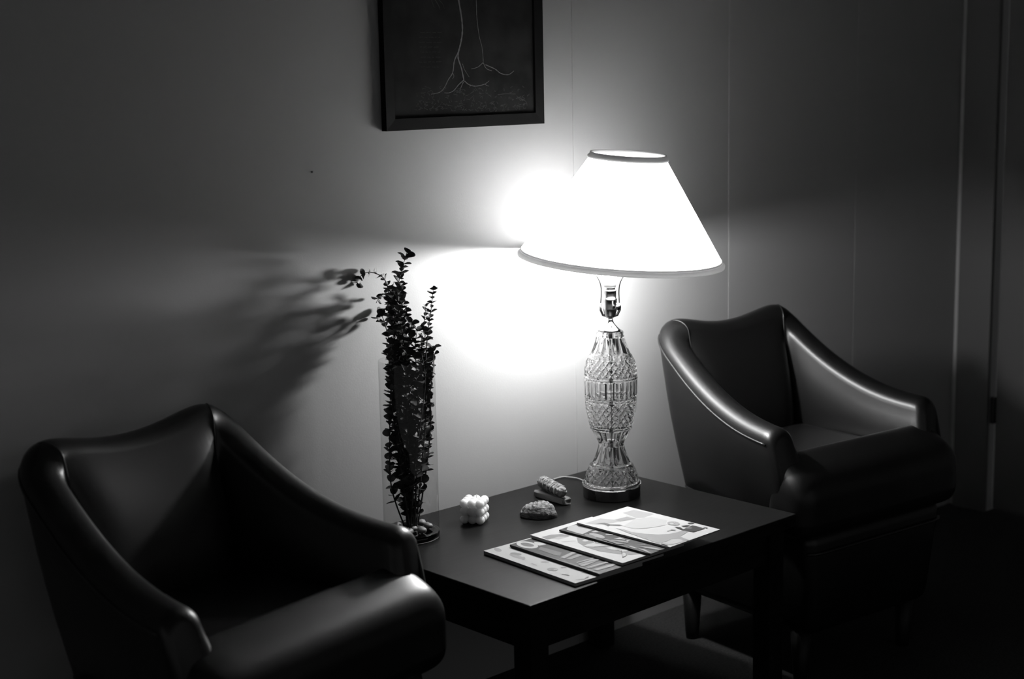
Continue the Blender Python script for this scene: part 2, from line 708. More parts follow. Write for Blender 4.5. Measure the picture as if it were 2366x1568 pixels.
glass_part('crystal_foot',
           [(.0715, .029), (.0715, .033), (.066, .036), (.0645, .046), (.060, .060), (.0535, .0735), (.0525, .077), (.0475, .079), (.043, .088), (.038, .101), (.033, .116), (.0305, .127), (.0305, .131)],
           [(.037, .073, 'diamond', 24, .003), (.081, .126, 'flute', 14, .004)])
glass_part('crystal_body',
           [(.031, .132), (.034, .139), (.041, .151), (.048, .166), (.0505, .168), (.0470, .1710), (.0515, .174), (.0555, .19), (.0605, .216), (.0620, .237), (.0585, .2405), (.0628, .244), (.0640, .27), (.0640, .290), (.0625, .2925), (.0635, .295), (.0620, .312), (.0590, .328), (.0525, .341), (.0505, .3445), (.0470, .3485), (.0430, .358), (.0365, .376), (.0335, .388), (.0325, .398), (.0300, .402)],
           [(.140, .167, 'flute', 24, .003), (.175, .236, 'diamond', 24, .003), (.246, .289, 'flute', 30, .0028), (.297, .340, 'diamond', 24, .003), (.350, .390, 'flute', 14, .004)])
lathe('center_rod', [(.005, .03), (.005, .404)], M['darkmetal'], lamp, 16)
lathe('neck_cap', [(.0245, .402), (.025, .404), (.0215, .407), (.0145, .414), (.009, .421), (.0065, .428), (.0065, .434)], M['chrome'], lamp, 40)
lathe('socket', [(.006, .433), (.010, .434), (.0135, .440), (.0165, .452), (.0172, .456), (.0165, .458), (.0165, .476), (.0172, .478), (.0150, .480), (.0150, .497), (.0158, .4985), (.0140, .500)], M['socket'], lamp, 40)
# turn key on the socket
o = lathe('socket_key', [(.0035, 0), (.0035, .014), (.007, .015), (.007, .020), (.003, .022)], M['darkmetal'], lamp, 14)
o.location = (CR.x * .009 - CF.x * .012, CR.y * .009 - CF.y * .012, .462)
o.rotation_euler = (0, PI / 2, math.atan2(.5 * CR.y - CF.y, .5 * CR.x - CF.x))
hd = Vector((CR.x, CR.y, 0)).normalized()
# harp saddle and harp wire
tube('harp_saddle', [hd * (-.022) + Vector((0, 0, .468)), hd * (-.0225) + Vector((0, 0, .452)), hd * (-.017) + Vector((0, 0, .440)), Vector((0, 0, .4345)), hd * .017 + Vector((0, 0, .440)), hd * .0225 + Vector((0, 0, .452)), hd * .022 + Vector((0, 0, .468))], .0034, M['socket'], lamp, 8)
TILT = math.radians(4.4)
up_l = (Vector((0, 0, 1)) * math.cos(TILT) + hd * math.sin(TILT))
htop = Vector((0, 0, .50)) + up_l * .30
left = [hd * -.0225 + Vector((0, 0, .462)), hd * -.0205 + Vector((0, 0, .50)), hd * -.026 + Vector((0, 0, .525)), hd * -.046 + Vector((0, 0, .56)), hd * -.052 + Vector((0, 0, .62)), hd * -.035 + Vector((0, 0, .70)), htop + hd * -.012 - Vector((0, 0, .008)), htop]
right = [htop + hd * .012 - Vector((0, 0, .008)), hd * .062 + Vector((0, 0, .70)), hd * .062 + Vector((0, 0, .62)), hd * .050 + Vector((0, 0, .56)), hd * .028 + Vector((0, 0, .525)), hd * .0215 + Vector((0, 0, .50)), hd * .0225 + Vector((0, 0, .462))]
tube('harp', spline(left + right, 6), .0016, M['darkmetal'], lamp, 6)
BZ = .569
lathe('bulb_screw', [(.0125, .498), (.0125, .504), (.0138, .507)], M['chrome'], lamp, 32)
bn = lathe('light_bulb', [(.0138, .507), (.0155, .510), (.0168, .525), (.0176, .5417)], M['bulbneck'], lamp, 40, ct=False)
gl = []
for k in range(15):
    a = -1.0 + (PI / 2 + 1.0) * k / 14
    gl.append((max(.0006, .0325 * math.cos(a)), BZ + .0325 * math.sin(a)))
lathe('bulb_globe', gl, M['bulb'], bn, 40, cb=False)
# shade, tilted on the harp
hd2 = Vector((-CF.x, -CF.y, 0)).normalized()
ax = (Vector((0, 0, 1)) + hd * math.tan(TILT) + hd2 * math.tan(math.radians(2.2))).normalized()
e1 = (hd - ax * hd.dot(ax)).normalized()
e2 = ax.cross(e1)
SB = hd * .0265 + Vector((0, 0, .576))
SH, RB, RT = .238, .2405, .0865


def shp(r, h, a):
    return SB + ax * h + e1 * (r * math.cos(a)) + e2 * (r * math.sin(a))


vs, fs = [], []
NS = 96
for k in range(9):
    t = k / 8
    for i in range(NS):
        vs.append(shp(RB + (RT - RB) * t, SH * t, 2 * PI * i / NS))
for k in range(8):
    for i in range(NS):
        j = (i + 1) % NS
        fs.append((k * NS + i, k * NS + j, (k + 1) * NS + j, (k + 1) * NS + i))
mesh('lamp_shade', vs, fs, M['shade'], lamp, True)


def band(name, r0, h0, r1, h1, th):
    vs, fs = [], []
    ring = [(r0 - th, h0), (r0 + th, h0 - .001), (r0 + th * 1.2, h0 + .3 * (h1 - h0)), (r1 + th * 1.2, h1 - .3 * (h1 - h0)), (r1 + th, h1), (r1 - th, h1)]
    n = len(ring)
    for i in range(NS):
        for (r, h) in ring:
            vs.append(shp(r, h, 2 * PI * i / NS))
    for i in range(NS):
        j = (i + 1) % NS
        for k in range(n):
            k2 = (k + 1) % n
            fs.append((i * n + k, j * n + k, j * n + k2, i * n + k2))
    return mesh(name, vs, fs, M['shadetrim'], lamp, True)


band('bottom_binding', RB + .0012, -.005, RB - .0055, .0085, .0018)
band('top_binding', RT + .006, SH - .006, RT + .001, SH + .006, .0018)
# spider fitter holding the shade on the harp
ht_l = (htop - SB).dot(ax)
for k in range(3):
    a = 2 * PI * k / 3 + .4
    tube('spider_arm', [htop, shp(RT + .002, SH - .01, a)], .0014, M['socket'], lamp, 6)
cp = [on_z(*p, TT + .003) - LB for p in ((1352, 1112), (1335, 1105), (1315, 1102), (1298, 1101.5))]
cp.append(Vector((2.578, 2.634, TT + .0025)) - LB)
tube('power_cord', spline(cp, 6), .0017, M['cord'], lamp, 8)

# ------------------------------------------------------------------ glass vase
VC = Vector((2.031, 2.525, TT))
vase = tag(empty('glass_vase', VC), 'tall clear glass cylinder vase full of leafy stems on the table', 'vase')
VR, VH = .0615, .400
lathe('glass_wall', [(VR, .016), (VR, VH - .002), (VR - .0006, VH - .0004), (VR - .0016, VH), (VR - .0026, VH - .0006)], M['vase_glass'], vase, 72, cb=False, ct=False)
lathe('thick_base', [(VR - .004, 0), (VR, .002), (VR, .0155), (VR - .003, .0158)], M['vase_base'], vase, 72)
rv = Vector((CR.x, CR.y, 0)).normalized()
dv = Vector((CF.x, CF.y, 0)).normalized()
# stones in the bottom
pv, pf = [], []
bm = bmesh.new()
bmesh.ops.create_icosphere(bm, subdivisions=2, radius=1)
me_p = bpy.data.meshes.new('pebble')
for v in bm.verts:
    v.co *= 1 + .18 * math.sin(v.co.x * 4 + 1) * math.cos(v.co.y * 5)
bm.to_mesh(me_p)
bm.free()
me_p.materials.append(M['pebble'])
me_p.polygons.foreach_set('use_smooth', [True] * len(me_p.polygons))
spots = [(-.03, -.025), (-.005, -.042), (.024, -.03), (.002, -.012), (.036, .006), (-.034, .012), (-.008, .022), (.02, .03)]
for i, (a, c) in enumerate(spots):
    p = link(bpy.data.objects.new('pebble', me_p))
    s = .0095 + .002 * random.random()
    p.scale = (s * 1.25, s, s * .75)
    p.rotation_euler = (0, 0, random.random() * 3)
    p.location = VC + rv * a + dv * c + Vector((0, 0, .0160 + s * .82))
    tag(p, 'small pale pebble in the bottom of the glass vase', 'pebble', 'pebbles in the bottom of the vase')

# leaf mesh: small round blade, slightly cupped, 14 triangles
def leaf_mesh(nm, lx, ly, cup):
    vs = [(0, 0, 0)]
    n = 10
    for k in range(n):
        a = 2 * PI * k / n
        x = lx * (1 + math.cos(a)) * .5
        y = ly * math.sin(a) * .5
        vs.append((x, y, cup * ((y / ly) ** 2 * 4 - .3) * lx + .12 * cup * x))
    vs.append((lx * .5, 0, -cup * lx * .35))
    vs = vs[1:]
    fs = [(k, (k + 1) % n, n) for k in range(n)]
    me = bpy.data.meshes.new(nm)
    me.from_pydata(vs, [], fs)
    me.materials.append(M['leaf'])
    me.polygons.foreach_set('use_smooth', [True] * len(me.polygons))
    return me


LEAVES = [leaf_mesh('leaf', .0150, .0140, .25), leaf_mesh('leaf', .0135, .0150, .15), leaf_mesh('leaf', .0120, .0105, .3), leaf_mesh('leaf', .0160, .0120, .2)]


def vp(px, py, dep):
    """point on the upright plane through the vase axis, moved dep metres away from the camera"""
    d = ray(px, py)
    n = dv
    k = (VC - CAM).dot(n) / d.dot(n)
    return CAM + d * k + dv * dep


def branch(name, pts, size, gap, label, tipsize=.6, start=0.0, rs=1):
    rnd = random.Random(rs)
    P = spline([vp(*p) for p in pts], 10)
    root = empty(name, P[0])
    tag(root, label, 'branch', 'eucalyptus stems in the vase')
    n = len(P)
    tube('stem', [p - P[0] for p in P], [.0019 * (1 - .65 * i / (n - 1)) for i in range(n)], M['stem'], root, 6)
    acc = 0.0
    tot = sum((P[i + 1] - P[i]).length for i in range(n - 1))
    nxt = start
    ang = rnd.random() * 6
    dist = 0
    for i in range(n - 1):
        seg = (P[i + 1] - P[i])
        L = seg.length
        while nxt <= dist + L:
            f = nxt / tot
            p = P[i] + seg * ((nxt - dist) / L) - P[0]
            t = seg.normalized()
            a0 = t.cross(Vector((0.3, .2, 1)) if abs(t.z) < .95 else Vector((1, .2, 0))).normalized()
            b0 = t.cross(a0)
            ang += PI / 2 + rnd.uniform(-.35, .35)
            for sd in (0, PI):
                if rnd.random() < .06:
                    continue
                out = a0 * math.cos(ang + sd) + b0 * math.sin(ang + sd)
                xax = (out + t * rnd.uniform(.0, .9)).normalized()
                zax = (t + Vector((rnd.uniform(-.6, .6), rnd.uniform(-.6, .6), rnd.uniform(-.4, .4))))
                zax = (zax - xax * zax.dot(xax)).normalized()
                yax = zax.cross(xax)
                lf = bpy.data.objects.new('leaf', rnd.choice(LEAVES))
                C.objects.link(lf)
                lf.parent = root
                s = size * 1.55 * (1 - (1 - tipsize) * f ** 2) * rnd.uniform(.75, 1.15)
                mm = Matrix((xax, yax, zax)).transposed().to_4x4() @ Matrix.Diagonal((s, s, s, 1))
                # keep leaves inside the glass below the rim
                wp = P[0] + p
                tipp = wp + xax * .015 * s - VC
                if wp.z < VC.z + VH + .005:
                    rr = math.hypot(tipp.x, tipp.y)
                    if rr > VR - .005:
                        k = (rr - (VR - .005))
                        off = Vector((tipp.x, tipp.y, 0)).normalized() * -k
                        mm.translation = p + off
                    else:
                        mm.translation = p
                else:
                    mm.translation = p
                lf.matrix_local = mm
            nxt += gap * (1 - .35 * f) * rnd.uniform(.85, 1.15)
        dist += L
    return root


zb = 1212
branch('eucalyptus_branch', [(948, zb, .0), (940, 1080, -.01), (928, 950, -.005), (915, 830, .01), (905, 745, .03), (912, 690, .045), (922, 640, .05), (938, 584, .055)], 1.05, .0125, 'tallest eucalyptus stem, its tip above all the other leaves', .8, .02, 3)
branch('eucalyptus_branch', [(955, zb, .01), (948, 1060, .02), (930, 900, .025), (908, 790, .035), (897, 700, .05), (886, 657, .055), (868, 642, .06), (846, 637, .06), (829, 644, .06), (817, 667, .06)], .95, .019, 'eucalyptus stem arching out left and drooping at its tip', .75, .05, 5)
branch('eucalyptus_branch', [(962, zb, -.01), (975, 1080, -.02), (985, 950, -.02), (985, 830, -.02), (990, 760, -.01), (997, 710, -.01), (1002, 664, -.01)], .95, .0150, 'right-hand upright eucalyptus stem nearest the lamp', .65, .03, 8)
branch('eucalyptus_branch', [(958, zb, .02), (962, 1060, .03), (965, 930, .03), (970, 830, .03), (978, 760, .02), (984, 705, .01)], .8, .0150, 'slender eucalyptus stem just left of the right-hand one', .7, .04, 12)
branch('eucalyptus_branch', [(944, zb, -.015), (938, 1050, -.02), (925, 920, .0), (915, 820, .02), (902, 745, .05), (889, 700, .07), (876, 690, .075), (862, 712, .075)], .9, .0170, 'short eucalyptus stem with a hanging tip at the left', .8, .03, 21)
branch('eucalyptus_branch', [(940, zb, .01), (925, 1080, .03), (912, 940, .035), (903, 840, .04), (890, 780, .06), (874, 738, .075), (866, 752, .08)], .95, .0160, 'eucalyptus stem leaning over the left rim of the vase', .9, .03, 33)
branch('eucalyptus_branch', [(935, zb, -.01), (905, 1120, -.01), (902, 1000, -.02), (905, 880, -.02), (912, 800, -.02)], .9, .0150, 'eucalyptus stem along the left glass side of the vase', .9, .06, 41)
branch('eucalyptus_branch', [(950, zb, -.005), (946, 1080, -.02), (944, 960, -.04), (940, 860, -.04), (945, 790, -.035), (955, 735, -.03)], 1.0, .0125, 'eucalyptus stem at the front centre of the vase', .9, .02, 52)
branch('eucalyptus_branch', [(952, zb, .0), (955, 1080, .02), (958, 960, .04), (940, 860, .045), (912, 780, .06), (900, 700, .07)], 1.0, .0130, 'eucalyptus stem at the back centre of the vase', .9, .02, 63)
branch('eucalyptus_branch', [(945, zb, .01), (930, 1070, .0), (918, 960, .01), (925, 860, .03), (928, 790, .05), (925, 700, .06)], 1.05, .0125, 'leafy eucalyptus stem left of centre, ending below the tallest', .9, .02, 74)
branch('eucalyptus_branch', [(958, zb, -.01), (965, 1060, -.03), (968, 950, -.035), (965, 870, -.03), (960, 800, -.02), (966, 755, -.02)], .95, .0135, 'short eucalyptus stem in the gap right of centre', .8, .10, 85)
branch('eucalyptus_branch', [(952, zb, .02), (975, 1050, .035), (990, 930, .03), (1000, 850, .02), (1000, 800, .01)], 1.0, .0125, 'eucalyptus stem behind the others at the right rim of the vase', .9, .10, 107)
branch('eucalyptus_branch', [(948, zb, -.02), (930, 1080, -.035), (912, 960, -.035), (905, 870, -.03), (898, 800, -.03)], 1.0, .0125, 'eucalyptus stem in front at the left rim of the vase', .9, .08, 118)
branch('eucalyptus_branch', [(950, zb, -.015), (960, 1080, -.04), (975, 960, -.045), (985, 870, -.04), (975, 805, -.035)], 1.0, .0125, 'eucalyptus stem in front right, just clearing the vase rim', .9, .10, 129)
branch('eucalyptus_branch', [(950, zb, .01), (945, 1060, .02), (938, 920, .02), (925, 800, .02), (912, 720, .02), (903, 668, .02)], 1.05, .0115, 'bushy eucalyptus stem filling the middle of the bunch above the rim', .85, .10, 140)
branch('eucalyptus_branch', [(955, zb, .0), (950, 1060, .0), (948, 920, -.005), (935, 800, .0), (922, 720, .0), (928, 655, .0)], 1.05, .0115, 'bushy eucalyptus stem just right of the middle, under the tallest tip', .8, .10, 151)
branch('eucalyptus_branch', [(965, zb, .02), (985, 1080, .02), (995, 960, .01), (985, 880, .01), (975, 800, .0), (990, 765, .0)], .95, .0150, 'eucalyptus stem along the right glass side of the vase', .8, .12, 96)

# ------------------------------------------------------------------ bubble cube candle
CS = .0186
cc = on_z(1097, 1205, TT)
cd = tag(empty('bubble_candle', cc, math.radians(-58)), 'white bubble cube candle of stacked wax balls beside the vase', 'candle')
bm = bmesh.new()
for i in range(3):
    for j in range(3):
        for k in range(3):
            r = bmesh.ops.create_icosphere(bm, subdivisions=3, radius=.0104)
            bmesh.ops.translate(bm, verts=r['verts'], vec=((i - 1) * CS, (j - 1) * CS, .0104 + k * CS))
box_bm(-CS * .8, CS * .8, -CS * .8, CS * .8, .0104 + .2 * CS, .0104 + 1.8 * CS, 0, 1, bm)
remesh_union('wax_body', bm, .0009, 1, M['wax'], cd)
tube('wick', [(.004, .004, .0104 + 2 * CS), (.0045, .004, .060), (.005, .0045, .0635)], .0009, M['wick'], cd, 6)

# ------------------------------------------------------------------ smudge bundle on a crystal stick
pa = on_z(1252, 1111, TT + .034)
pb = on_z(1298, 1137, TT + .032)
axd = (pb - pa)
axd.z = 0
Lb = axd.length
rz = math.atan2(axd.y, axd.x)
mid = (pa + pb) / 2
SLz = .018
BR = .0150
bd = tag(empty('herb_bundle', (mid.x, mid.y, TT + SLz + BR), rz), 'string-tied bundle of dried herbs lying on a pale crystal stick', 'herb bundle')
vs, fs = [], []
nr, na = 40, 40
rnd = random.Random(4)
jit = [[rnd.uniform(-1, 1) for _ in range(na)] for _ in range(nr)]
for i in range(nr):
    t = i / (nr - 1)
    x = (t - .5) * (Lb + .012)
    e = min(1, t / .06 + .45, (1 - t) / .06 + .55)
    for k in range(na):
        a = 2 * PI * k / na
        r = BR * e * (.95 + .05 * math.sin(t * 44 + a * 1.0)) + .0006 * jit[i][k] + .0008 * math.sin(a * 7 + t * 3)
        r *= .88 + .12 * math.sin(PI * min(1, t * 1.1))
        vs.append((x, r * math.cos(a), r * math.sin(a)))
for i in range(nr - 1):
    for k in range(na):
        k2 = (k + 1) % na
        fs.append((i * na + k, i * na + k2, (i + 1) * na + k2, (i + 1) * na + k))
fs.append(tuple(range(na)))
fs.append(tuple(range((nr - 1) * na, nr * na)))
mesh('dried_leaves', vs, fs, M['sage'], bd, True)
for sg in (1, -1):
    pts = []
    for k in range(90):
        t = k / 89
        a = sg * t * 2 * PI * 5 + (.8 if sg < 0 else 0)
        pts.append(((t - .5) * Lb * .92, (BR + .0006) * math.cos(a) * .97, (BR + .0006) * math.sin(a) * .97))
    tube('wrapping_string', pts, .0009, M['string'], bd, 5)

sa = on_z(1242, 1134, TT + .012)
sb = on_z(1312, 1155, TT + .012)
sd = sb - sa
sl = tag(empty('crystal_stick', ((sa.x + sb.x) / 2, (sa.y + sb.y) / 2, TT), math.atan2(sd.y, sd.x)), 'rough pale crystal stick lying under the herb bundle', 'crystal')
bm = box_bm(-sd.length / 2, sd.length / 2, -.012, .012, 0, SLz - .0005, .004, 2)
rnd = random.Random(9)
for v in bm.verts:
    if v.co.z > .004 and v.co.z < SLz - .004:
        v.co.y += rnd.uniform(-.002, .002)
    v.co.x += rnd.uniform(-.003, .003)
from_bm('crystal_block', bm, M['crystal'], sl, False)

# ------------------------------------------------------------------ ridged shell
sc_ = on_z(1243, 1192, TT)
sh = tag(empty('seashell', (sc_.x, sc_.y, TT), math.radians(-62)), 'grey domed shell with fine ridges, in front of the herb bundle', 'shell')
vs, fs = [], []
nr, na = 22, 56
rnd = random.Random(2)
for i in range(nr):
    t = i / (nr - 1)
    ph = t * PI / 2
    for k in range(na):
        a = 2 * PI * k / na
        ex, ey, ez = .043, .031, .034
        rr = math.cos(ph) ** .75 if t < 1 else 0.0
        rid = 1 + .035 * math.sin(18 * t + 2.2 * math.sin(a)) * (1 - t) + .03 * math.sin(a * 5 + 1) + .012 * rnd.uniform(-1, 1)
        x = ex * rr * math.cos(a) * rid
        y = ey * rr * math.sin(a) * rid
        z = ez * (math.sin(ph) ** .85) * (1 + .12 * math.cos(a)) + (.0012 * math.sin(26 * (x / ex) + 3 * y / ey) if t < .95 else 0)
        vs.append((x, y, max(0, z)))
for i in range(nr - 1):
    for k in range(na):
        k2 = (k + 1) % na
        fs.append((i * na + k, i * na + k2, (i + 1) * na + k2, (i + 1) * na + k))
fs.append(tuple(range(na - 1, -1, -1)))
mesh('shell_dome', vs, fs, M['shell'], sh, True)

# ------------------------------------------------------------------ magazines
INK = {g: mat('cover_ink_%02d' % int(g * 100), g * .52, 0.55, 0.18) for g in (.02, .035, .055, .18, .30, .42, .55, .68, .80)}
INK[.05], INK[.10] = INK[.035], INK[.055]


def poly_px(pts, z):
    return [on_z(px, py, z) for px, py in pts]


def ell(cx, cy, ax_, ay_, sl=0.0, n=22, a0=0, a1=2 * PI):
    """ellipse in photograph pixels, sheared by the slope sl"""
    return [(cx + ax_ * math.cos(a0 + (a1 - a0) * k / n), cy + ay_ * math.sin(a0 + (a1 - a0) * k / n) + sl * ax_ * math.cos(a0 + (a1 - a0) * k / n)) for k in range(n + (0 if abs(a1 - a0) > 6.2 else 1))]


def magazine(label, corners, ztop, th, width, cover, shapes, curl=0.0):
    """corners: left-back and left-front cover corners in the photograph"""
    z = TT + ztop
    lb, lf = on_z(*corners[0], z), on_z(*corners[1], z)
    dvec = (lf - lb)
    L = dvec.length
    a = math.atan2(dvec.y, dvec.x)
    root = empty('magazine', (lb.x, lb.y, TT + ztop - th), a)   # local x: back to front, local y: left edge to right edge
    tag(root, label, 'magazine', 'magazines fanned out on the table')
    box('pages', .0015, L - .0015, .001, width - .0015, 0.0001, th - .0006, M['paper_edge'], root)
    NX, NY = 16, 10
    vs, fs = [], []
    for i in range(NX + 1):
        for j in range(NY + 1):
            vs.append((L * i / NX, width * j / NY, th - .0005))
    for i in range(NX):
        for j in range(NY):
            q = i * (NY + 1) + j
            fs.append((q, q + NY + 1, q + NY + 2, q + 1))
    n0 = len(vs)
    # thin spine strip along the left edge
    vs += [(0, 0, 0.0005), (L, 0, 0.0005), (L, 0, th - .0005), (0, 0, th - .0005)]
    fs.append((n0, n0 + 1, n0 + 2, n0 + 3))
    mesh('cover', vs, fs, INK[cover], root)
    inv = Matrix.Translation(root.location) @ Matrix.Rotation(a, 4, 'Z')
    inv = inv.inverted()
    vs, fs, mi, mats = [], [], [], []
    for k, (g, pts) in enumerate(shapes):
        if INK[g] not in mats:
            mats.append(INK[g])
        loc = [inv @ p for p in poly_px(pts, z)]
        loc = [Vector((min(max(p.x, .0005), L - .0005), min(max(p.y, .0005), width - .0005), th - .0005 + .00008 * (k + 1))) for p in loc]
        b0 = len(vs)
        vs += loc
        fs.append(tuple(range(b0, b0 + len(loc))))
        mi.append(mats.index(INK[g]))
    if vs:
        o = mesh('cover_print', vs, fs, mats, root, False, mi)
        bm = bmesh.new()
        bm.from_mesh(o.data)
        bmesh.ops.triangulate(bm, faces=bm.faces[:])
        for f in bm.faces:
            if f.normal.z < 0:
                f.normal_flip()
        bm.to_mesh(o.data)
        bm.free()
    return root


def bar(x0, y0, x1, y1, w):
    """thin printed line in photograph pixels"""
    dx, dy = x1 - x0, y1 - y0
    l = math.hypot(dx, dy)
    nx, ny = -dy / l * w / 2, dx / l * w / 2
    return [(x0 + nx, y0 + ny), (x1 + nx, y1 + ny), (x1 - nx, y1 - ny), (x0 - nx, y0 - ny)]


def lines(x0, y0, x1, y1, n, dx, dy, w):
    return [bar(x0 + dx * i, y0 + dy * i, x1 + dx * i, y1 + dy * i, w) for i in range(n)]


def z6(pts, s=3.7556, ox=1090, oy=1160):
    return [(ox + x / s, oy + y / s) for x, y in pts]


def z3(pts):
    return z6(pts, 6.2263, 1320, 1160)


def z4(pts):
    return z6(pts, 6.76, 1100, 1230)


def z5(pts):
    return z6(pts, 6.572, 1200, 1200)


mag5 = [(.42, z4(ell(340, 265, 60, 28, .2))), (.30, z4(ell(620, 330, 90, 22, .1))), (.42, z4(ell(640, 372, 120, 22, .25))), (.42, z4(ell(740, 400, 30, 26))),
        (.42, z4([(850, 480), (880, 478), (950, 505), (945, 515)])), (.42, z4([(1010, 460), (1040, 445), (1140, 452), (1130, 464)])),
        (.30, z4(ell(1195, 572, 85, 24, .05))), (.55, z4(ell(1240, 578, 30, 12))), (.42, z4([(1320, 540), (1400, 525), (1410, 540), (1340, 550)])),
        (.05, z4([(1640, 612), (1720, 600), (1790, 650), (1700, 630)])), (.55, z4([(1340, 640), (1460, 655), (1460, 668), (1340, 652)])), (.30, z4(bar(1700, 715, 1760, 685, 10))),
        (.55, z4(bar(1560, 730, 1700, 722, 6)))]
mag4 = [(.18, z4([(560, 190), (620, 220), (1950, 620), (1890, 640)])),
        (.68, z4(ell(800, 188, 170, 52, .12))), (.18, z4(ell(800, 186, 105, 28, .15))), (.68, z4([(900, 140), (1000, 150), (1090, 175), (1090, 186), (990, 200), (930, 190)])),
        (.18, z4([(970, 260), (1010, 220), (1340, 310), (1310, 360), (1200, 340)])),
        (.42, z4([(1310, 385), (1500, 300), (1570, 310), (1380, 400)])), (.30, z4([(1400, 410), (1590, 335), (1670, 350), (1480, 420)]))] \
    + [(.42, z4(b)) for b in lines(1570, 468, 1850, 392, 1, 0, 0, 14)] \
    + [(.42, z4([(1590, 490), (1800, 420), (1930, 412), (1900, 440), (1700, 520), (1640, 520)])), (.42, z4([(1720, 545), (2040, 450), (2070, 462), (1990, 500), (1780, 560)])), (.42, z4([(1830, 575), (2160, 480), (2200, 495), (2120, 530), (1900, 590)])),
       (.10, z4(bar(1600, 505, 1940, 425, 6))), (.10, z4(bar(1760, 555, 2070, 470, 6)))]
mag3 = [(.30, z5([(340, 260), (480, 225), (640, 215), (800, 235), (700, 265), (520, 285), (420, 300)])), (.55, z5([(470, 290), (600, 255), (760, 255), (600, 300)])),
        (.55, z5(bar(640, 335, 860, 320, 8))),
        (.30, z5([(870, 270), (960, 265), (1350, 365), (1800, 480), (1900, 512), (1700, 530), (1500, 520), (1200, 475), (1000, 410), (890, 345)])),
        (.68, z5([(960, 310), (990, 300), (1050, 310), (1040, 325), (1000, 330), (960, 325)])), (.68, z5(bar(1120, 320, 1150, 355, 14))), (.68, z5(bar(1160, 325, 1185, 355, 12))),
        (.68, z5([(970, 405), (1040, 370), (1120, 355), (1330, 395), (1180, 415)])),
        (.68, z5([(1290, 430), (1400, 415), (1520, 455), (1450, 465)])), (.18, z5(bar(1130, 415, 1320, 398, 6))),
        (.68, z5([(1480, 455), (1640, 455), (1640, 480), (1560, 490)])), (.10, z5(bar(1545, 470, 1575, 575, 12))), (.18, z5(bar(1590, 490, 1630, 540, 16))), (.68, z5(ell(1590, 535, 30, 30)))]
mag2 = [(.55, z5([(700, 110), (760, 85), (860, 75), (900, 105), (1110, 150), (1040, 180), (960, 215), (900, 205), (820, 180), (720, 150)])),
        (.30, z5([(580, 115), (600, 90), (650, 85), (640, 125), (600, 140)])), (.02, z5([(640, 120), (700, 95), (715, 150), (660, 150)])),
        (.42, z5(ell(1180, 240, 120, 26, .22))), (.18, z5(ell(1080, 250, 90, 24, .3))), (.55, z5([(1090, 185), (1160, 165), (1210, 185), (1130, 192)])), (.55, z5(bar(1310, 222, 1420, 232, 12))),
        (.55, z5([(1430, 290), (1530, 270), (1620, 310), (1560, 300)])), (.30, z5([(1350, 310), (1500, 305), (1680, 340), (1640, 355), (1480, 330)])), (.55, z5([(1620, 310), (1690, 310), (1640, 335)])),
        (.42, z5([(1640, 400), (1700, 400), (1800, 440), (1750, 440)])), (.42, z5([(1780, 380), (1940, 375), (1900, 385)])), (.42, z5([(1800, 405), (2000, 420), (2170, 455), (2120, 465), (1960, 440)])),
        (.42, z5([(1800, 440), (1900, 455), (2010, 510), (1960, 505)])), (.18, z5([(1240, 295), (1330, 300), (1600, 375), (1500, 380)]))]
mag1 = [(.55, z3([(740, 150), (900, 105), (1200, 165), (1050, 215), (930, 220)])), (.68, z3(bar(790, 190, 930, 230, 8))),
        (.55, z3([(200, 300), (420, 230), (640, 250), (760, 240), (700, 270), (560, 300), (380, 320)])), (.42, z3([(620, 250), (800, 205), (930, 235), (700, 275)])),
        (.18, z3([(350, 300), (480, 292), (560, 315), (700, 318), (740, 330), (690, 340), (560, 332), (530, 345), (480, 318)])),
        (.68, z3([(750, 340), (900, 250), (1150, 210), (1380, 260), (1350, 330), (1100, 370), (900, 380)])),
        (.42, z3([(640, 370), (760, 390), (860, 425), (1050, 450), (1250, 462), (1400, 455), (1520, 430), (1660, 390), (1700, 410), (1600, 470), (1560, 490), (1700, 545), (1690, 560), (1580, 535), (1440, 528), (1370, 560), (1250, 590), (1050, 520), (820, 440)])),
        (.68, z3([(1330, 590), (1440, 530), (1560, 530), (1640, 560), (1440, 610)])),
        (.42, z3(ell(1470, 305, 90, 28, .06))), (.68, z3(ell(1445, 305, 30, 10))), (.55, z3(bar(1480, 290, 1530, 320, 8))), (.55, z3(bar(1510, 286, 1545, 314, 6))),
        (.05, z3([(1580, 400), (1700, 355), (1740, 335), (1800, 345), (1920, 380), (1760, 430)])), (.18, z3(ell(1690, 372, 50, 12))), (.10, z3([(1580, 345), (1660, 330), (1720, 338), (1620, 355)])), (.05, z3([(1480, 355), (1560, 360), (1620, 395), (1580, 395)])),
        (.18, z3([(1670, 305), (1690, 296), (1760, 290), (1770, 308), (1700, 312)])), (.30, z3(bar(1900, 362, 1960, 370, 10))), (.30, z3(bar(1430, 395, 1500, 405, 10))), (.55, z3(bar(1380, 415, 1440, 398, 8))),
        (.42, z3(bar(1290, 592, 1385, 620, 16)))]
magazine('lowest magazine of the fan, pale cover with scattered blotches, nearest the vase', [(1117.4, 1271.3), (1329.6, 1346.4)], .008, .008, .19, .68, mag5)
magazine('dark magazine with a big round letter, second from the bottom of the fan', [(1177.9, 1257), (1385.5, 1325)], .014, .006, .19, .10, mag4)
magazine('pale magazine with a big grey curved circle, in the middle of the fan', [(1224.5, 1234.5), (1438.8, 1299.8)], .021, .007, .19, .80, mag3)
magazine('black magazine with pale brush shapes, just under the top one', [(1292, 1222.6), (1502.7, 1278.5)], .026, .005, .19, .05, mag2)
magazine('topmost magazine of the fan, white cover with a small dark photo', [(1333, 1206), (1548, 1263)], .031, .005, .168, .80, mag1)

